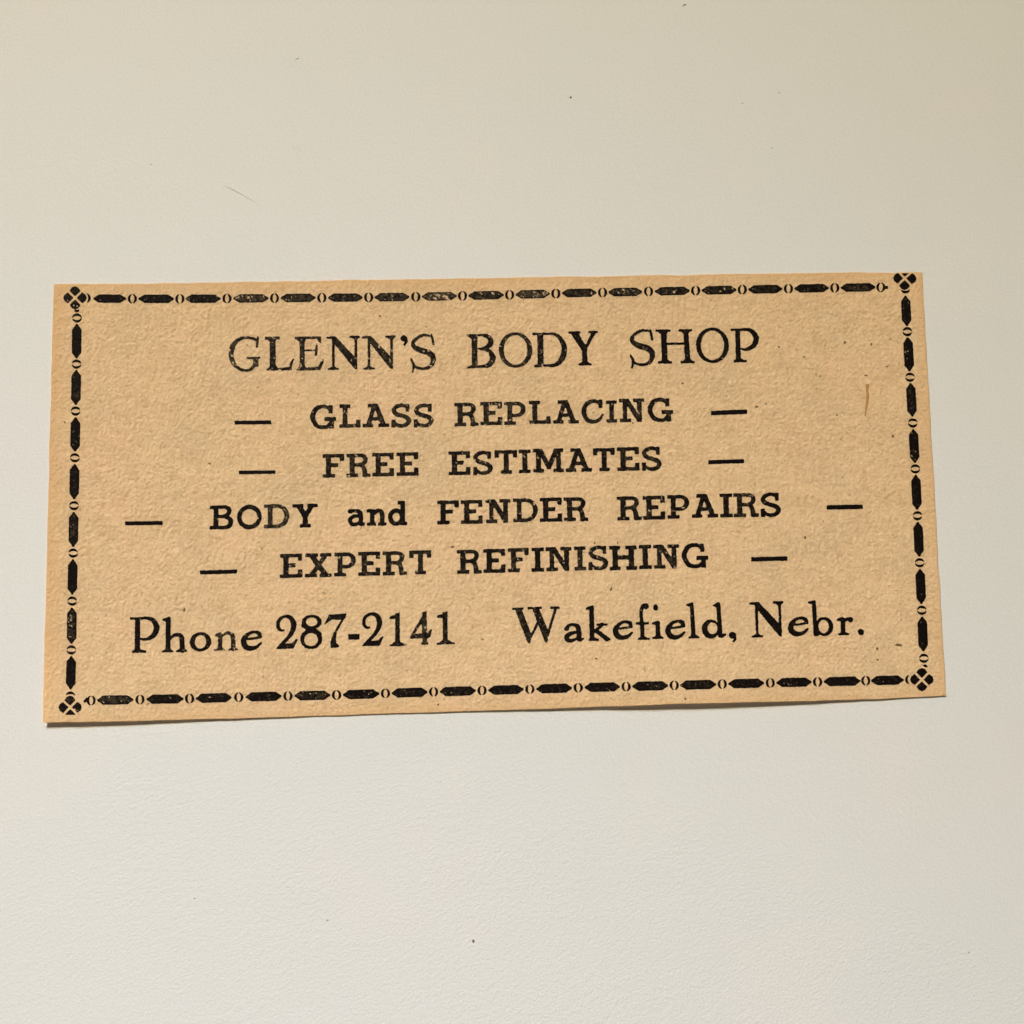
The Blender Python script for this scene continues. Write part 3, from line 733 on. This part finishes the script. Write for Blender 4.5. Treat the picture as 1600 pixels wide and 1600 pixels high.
topx = [(145.8, 197), (216.5, 272), (290, 345), (364.5, 419.5), (438.5, 493.2), (512.5, 566.5), (585.5, 639.8), (659.5, 713.5), (732, 787), (805.5, 859), (878, 932), (950.8, 1003.3), (1023.3, 1077.6), (1096.2, 1150.5), (1169, 1222.5), (1241.5, 1295), (1313.5, 1367.8)]
topw = [.1, .35, .3, .95, .7, .55, .75, 1.1, .7, .9, .6, .7, .65, .55, .4, .25, .5]
ty = lambda x: float(np.interp(x, [139, 171, 244, 317, 392, 466, 540, 613, 686, 760, 832, 905, 1050, 1196, 1268, 1341, 1390], [466.5, 466.5, 467, 466.8, 466.2, 465.4, 465, 464.2, 463, 461.5, 459.6, 457.6, 454.8, 451.8, 450.3, 449.2, 448.2]))
for (a, b), w in zip(topx, topw):
    border_bar(a, ty(a), b, ty(b), 6.55, w)
for (a, b), (c, d) in zip(topx[:-1], topx[1:]):
    m = 0.5 * (b + c); border_ring(m, ty(m), -0.015, .25)
border_ring(134.5, 465.8, 0, .2, 'far')
border_ring(1376.3, 448.9, 0, .4, 'both', [(5, -2.2), (11, -2.2), (11, 2.4), (5, 2.4)])

lefy = [(506, 560), (578, 632.5), (652, 705.5), (725, 780), (800, 854.3), (874, 929), (949.5, 1006), (1025, 1077)]
lx_ = lambda y: float(np.interp(y, [486, 533, 605, 679, 752, 827, 901, 978, 1051, 1104], [120.4, 120, 118.7, 117.7, 116.2, 115, 113.3, 112.2, 110.8, 109.6]))
for (a, b), w in zip(lefy, [.05, .3, .15, .2, .4, .1, .55, .05]):
    border_bar(lx_(a), a, lx_(b), b, 7.5, w)
for (a, b), (c, d) in zip(lefy[:-1], lefy[1:]):
    m = 0.5 * (b + c); border_ring(lx_(m), m, math.pi / 2, .15)
border_ring(120.2, 496.8, math.pi / 2, .2, 'both', [(-13, -3.5), (-9.5, -3), (-9.5, 3.5), (-13, 3.8)])
border_ring(109.8, 1087.6, math.pi / 2, .2, 'near')

rigy = [(462, 509.5), (527, 580.2), (598.5, 651.2), (670.5, 723.2), (742, 796.2), (815.5, 869.6), (889, 943.6), (963.5, 1017.6)]
rx_ = lambda y: float(np.interp(y, [450, 486, 553, 625, 697, 769, 842, 916, 991, 1045], [1413.8, 1416, 1419.6, 1424.2, 1428.4, 1432, 1435.2, 1438.8, 1441.8, 1444]))
for (a, b), w in zip(rigy, [.2, .2, .3, .15, .05, .05, .05, 0]):
    border_bar(rx_(a), a, rx_(b), b, 7.45, w)
for (a, b), (c, d) in zip(rigy[:-1], rigy[1:]):
    m = 0.5 * (b + c); border_ring(rx_(m), m, math.pi / 2, .1)
border_ring(1414.6, 451.2, math.pi / 2, .15, 'far')
border_ring(1443.5, 1028.6, math.pi / 2, .1, 'both', [(9.5, -3), (10.5, 2), (14, -2.5), (13.5, -6)])

botx = [(152, 208.5), (229, 286.5), (306, 362), (384, 440), (460, 516), (536, 592.5), (612, 668), (687, 743.5), (763, 818), (838, 893.6), (913.5, 968.6), (988, 1044), (1063, 1119), (1138, 1194), (1213, 1268), (1287, 1344.6), (1361, 1412)]
by_ = lambda x: float(np.interp(x, [132, 180, 258, 334, 412, 488, 564, 640, 715, 790, 866, 941, 1016, 1091, 1166, 1240, 1316, 1387, 1420], [1094.7, 1093.6, 1092.4, 1090.6, 1088.2, 1086.8, 1085, 1082, 1080, 1078, 1075.6, 1073.6, 1071.8, 1070, 1067.8, 1066.2, 1064.6, 1063, 1062]))
for (a, b), w in zip(botx, [.6, .25, .3, .25, .55, .25, .35, .35, .25, .2, .2, .3, .3, .25, .25, .2, .2]):
    border_bar(a, by_(a), b, by_(b), 7.2, w)
for (a, b), (c, d) in zip(botx[:-1], botx[1:]):
    m = 0.5 * (b + c); border_ring(m, by_(m), -0.025, .15)
border_ring(142.4, 1094.6, 0, .2, 'both', [(-12, 0), (-7, -5), (-5.5, 1), (-11, 3.5)])
border_ring(1421.5, 1061.8, 0, .1, 'near')

def corner(cx, cy, ang, wear, hidden=None, holes=()):
    pet = [(2.6, 0), (11.2, -8.6), (16.4, -4.9), (18.2, 0), (16.4, 4.9), (11.2, 8.6)]
    F = Field(cx - 20, cy - 20, cx + 20, cy + 20)
    for q in range(4):
        e = sd_poly(F.X, F.Y, oriented(cx, cy, ang + q * math.pi / 2, pet))
        if hidden and q == hidden[0]:
            e = np.maximum(e, (F.Y - hidden[1]) * hidden[2])
        F.d = np.minimum(F.d, e)
    for x, y, r in holes:
        F.d = np.maximum(F.d, r - np.hypot(F.X - x, F.Y - y))
    F.w[:] = wear * smooth01(-F.d / 2.0)
    ink_mesh('corner_ornament', F, rough=0.2, round_px=0.45, bold=0.1, parent=CLIP)
corner(117.2, 465.4, 0.0, .35, holes=((115.2, 477.3, 1.3), (120.3, 478.2, 1.2)))
corner(1413.8, 435.0, 0.03, .1, (3, 426.9, -1))
corner(109.6, 1105.3, -0.02, .3, (1, 1116.8, 1), holes=((116.4, 1108.8, 1.5),))
corner(1440.4, 1061.8, 0.0, .08)

# ---------------------------------------------------------------- flecks and one fibre in the pulp
def blot(name, pts, mat, up=0.004e-3):
    F = Field(min(p[0] for p in pts) - 2, min(p[1] for p in pts) - 2, max(p[0] for p in pts) + 2, max(p[1] for p in pts) + 2)
    F.d = sd_poly(F.X, F.Y, pts)
    global INKUP
    keep = INKUP; INKUP = up
    o = ink_mesh(name, F, rough=0.25, round_px=0.35, parent=CLIP)
    INKUP = keep
    if o is not None:
        o.data.materials[0] = mat
    return o
fib = blot('wood_fibre', [(1352.6, 600.5), (1358.6, 600.5), (1356.4, 612), (1358, 619), (1355.6, 634), (1352.6, 650), (1351, 650), (1353, 632), (1354.2, 618)], M_FIBRE)
fib['label'] = 'reddish brown fibre embedded near the right border'
FL = [(1320, 535, 5, 5, .3), (1361.5, 538, 3.5, 6, .2), (1395, 681.5, 5, 5.5, 0), (1353, 586.5, 8, 2.4, 0), (1307.5, 648.5, 3.4, 3, 0), (1182, 635.7, 7, 2.6, -.2), (1197, 631, 4, 1.8, 0), (1404, 1008, 12, 4, .05), (1370.5, 1013.5, 6, 4, .6),
      (1371, 1031, 5, 3, .2), (955, 920, 2.4, 8, .3), (1071, 1092, 2.4, 6, -.4), (684.5, 1101, 3.4, 3.6, 0), (931.5, 1029, 5, 3.4, 0), (707, 854.5, 8, 3, -.4), (1066.5, 599, 3.4, 4.4, .2), (929, 848.5, 3.4, 3.4, 0), (965, 848, 2.8, 2.8, 0),
      (1258, 840, 3.4, 5, 0), (1256.5, 557.5, 3, 3, 0), (327.5, 724.5, 6, 2.6, .4), (101, 660, 3.4, 3.4, 0), (593.6, 494, 4, 3, 0), (988.5, 661, 4, 2.4, 0), (288, 953, 3, 7, .2), (1217, 542, 3.6, 3.6, 0), (1386, 573, 4, 2.2, 0)]
for x, y, w, h, a in FL:
    if w < 9 and h < 7:
        w, h = w * 0.78, h * 0.78
    blot('pulp_fleck', oriented(x, y, a, [(-w / 2, 0.1 * h), (-w * .2, -h / 2), (w * .3, -h * .35), (w / 2, 0), (w * .2, h / 2), (-w * .25, h * .35)]), M_FLECK)

# ---------------------------------------------------------------- dust and hairs on the white sheet
def tag(o, label, cat, group=None):
    o['label'] = label; o['category'] = cat
    if group:
        o['group'] = group

def dust(px, py, w, h, ang, mat, label, seed):
    """A crumb of dust: a small irregular faceted lump lying on the sheet."""
    rng = random.Random(seed)
    x, y = plane_at(px, py)
    nlat, nlon = 5, 9
    a, b = w * PX / 2, h * PX / 2
    if mat is not M_DUST:
        a, b = a * 0.8, b * 0.8
    c = 0.45 * min(a, b)
    V = []; Fc = []
    for i in range(nlat + 1):
        th = math.pi * i / nlat
        for j in range(nlon):
            ph = 2 * math.pi * j / nlon
            r = 1 + rng.uniform(-.25, .25) * (0 < i < nlat)
            u, v = a * math.sin(th) * math.cos(ph) * r, b * math.sin(th) * math.sin(ph) * r
            V.append((u * math.cos(ang) - v * math.sin(ang), u * math.sin(ang) + v * math.cos(ang), c + c * math.cos(th)))
    for i in range(nlat):
        for j in range(nlon):
            k = (j + 1) % nlon
            Fc.append((i * nlon + j, (i + 1) * nlon + j, (i + 1) * nlon + k, i * nlon + k))
    o = make_mesh('dust_speck', V, Fc, mat)
    o.location = (x, y, 0.0)
    tag(o, label, 'dust speck', 'dust specks on the white sheet')
    return o

dust(739.5, 1470.3, 3.2, 5.2, 0, M_DUST, 'dark oblong dust speck alone on the white sheet far below the clipping', 1)
dust(891.5, 152, 3.6, 3.8, .4, M_DUST, 'darkest of the dust specks on the white sheet above the clipping', 2)
dust(1217.8, 145, 4.2, 3, .2, M_DUST2, 'right one of the close pair of faint specks high above the clipping', 3)
dust(1160, 161.3, 4.2, 2.6, -.2, M_DUST2, 'left one of the close pair of faint specks high above the clipping', 4)
dust(1206, 231, 3.6, 2.8, .1, M_DUST2, 'faint speck on the sheet below the close pair of specks', 5)
dust(1069, 7.5, 8, 3.4, .4, M_DUST2, 'grey elongated dust speck at the top edge of the sheet', 6)
dust(236.5, 257, 4, 3, 0, M_DUST2, 'faint speck on the sheet left of the curved hair', 7)
dust(464.5, 91.5, 8, 2.6, .35, M_DUST2, 'slanting brownish dust speck on the sheet upper left of centre', 8)
dust(303.8, 1403.3, 3, 3, 0, M_DUST2, 'faint speck on the sheet at lower left below the clipping', 9)
dust(511.5, 1437, 4, 2.4, .4, M_DUST2, 'faint speck on the sheet between the lower left speck and the dark oblong speck', 10)
dust(1513.5, 1487.3, 3.2, 3, 0, M_DUST2, 'faint speck on the sheet near the lower right corner', 11)

def hair(pts, w, label):
    c = catmull(pts, 8)
    n = 6
    V = []; Fc = []
    m = len(c)
    for i, (px, py) in enumerate(c):
        x, y = plane_at(px, py)
        t = c[min(i + 1, m - 1)] - c[max(i - 1, 0)]
        t = t / (np.hypot(*t) + 1e-9)
        taper = 0.35 + 0.65 * math.sin(math.pi * min(1, max(0, i / (m - 1))) ** 0.8)
        r = w * PX * 0.5 * taper
        for k in range(n):
            a = 2 * math.pi * k / n
            V.append((x + r * math.cos(a) * t[1], y + r * math.cos(a) * t[0], r + r * math.sin(a)))
    for i in range(m - 1):
        for k in range(n):
            q = (k + 1) % n
            Fc.append((i * n + k, i * n + q, (i + 1) * n + q, (i + 1) * n + k))
    o = make_mesh('hair', V, Fc, M_HAIR)
    tag(o, label, 'hair', 'hairs on the white sheet')
    return o
hair([(349, 289), (358, 293.5), (375, 302), (392, 312), (404, 320.5)], 1.0, 'longer curved pale hair on the sheet above the left part of the clipping')
hair([(455, 229.5), (465, 232.5), (477, 239)], 0.8, 'shorter very faint hair on the sheet, up and right of the longer one')
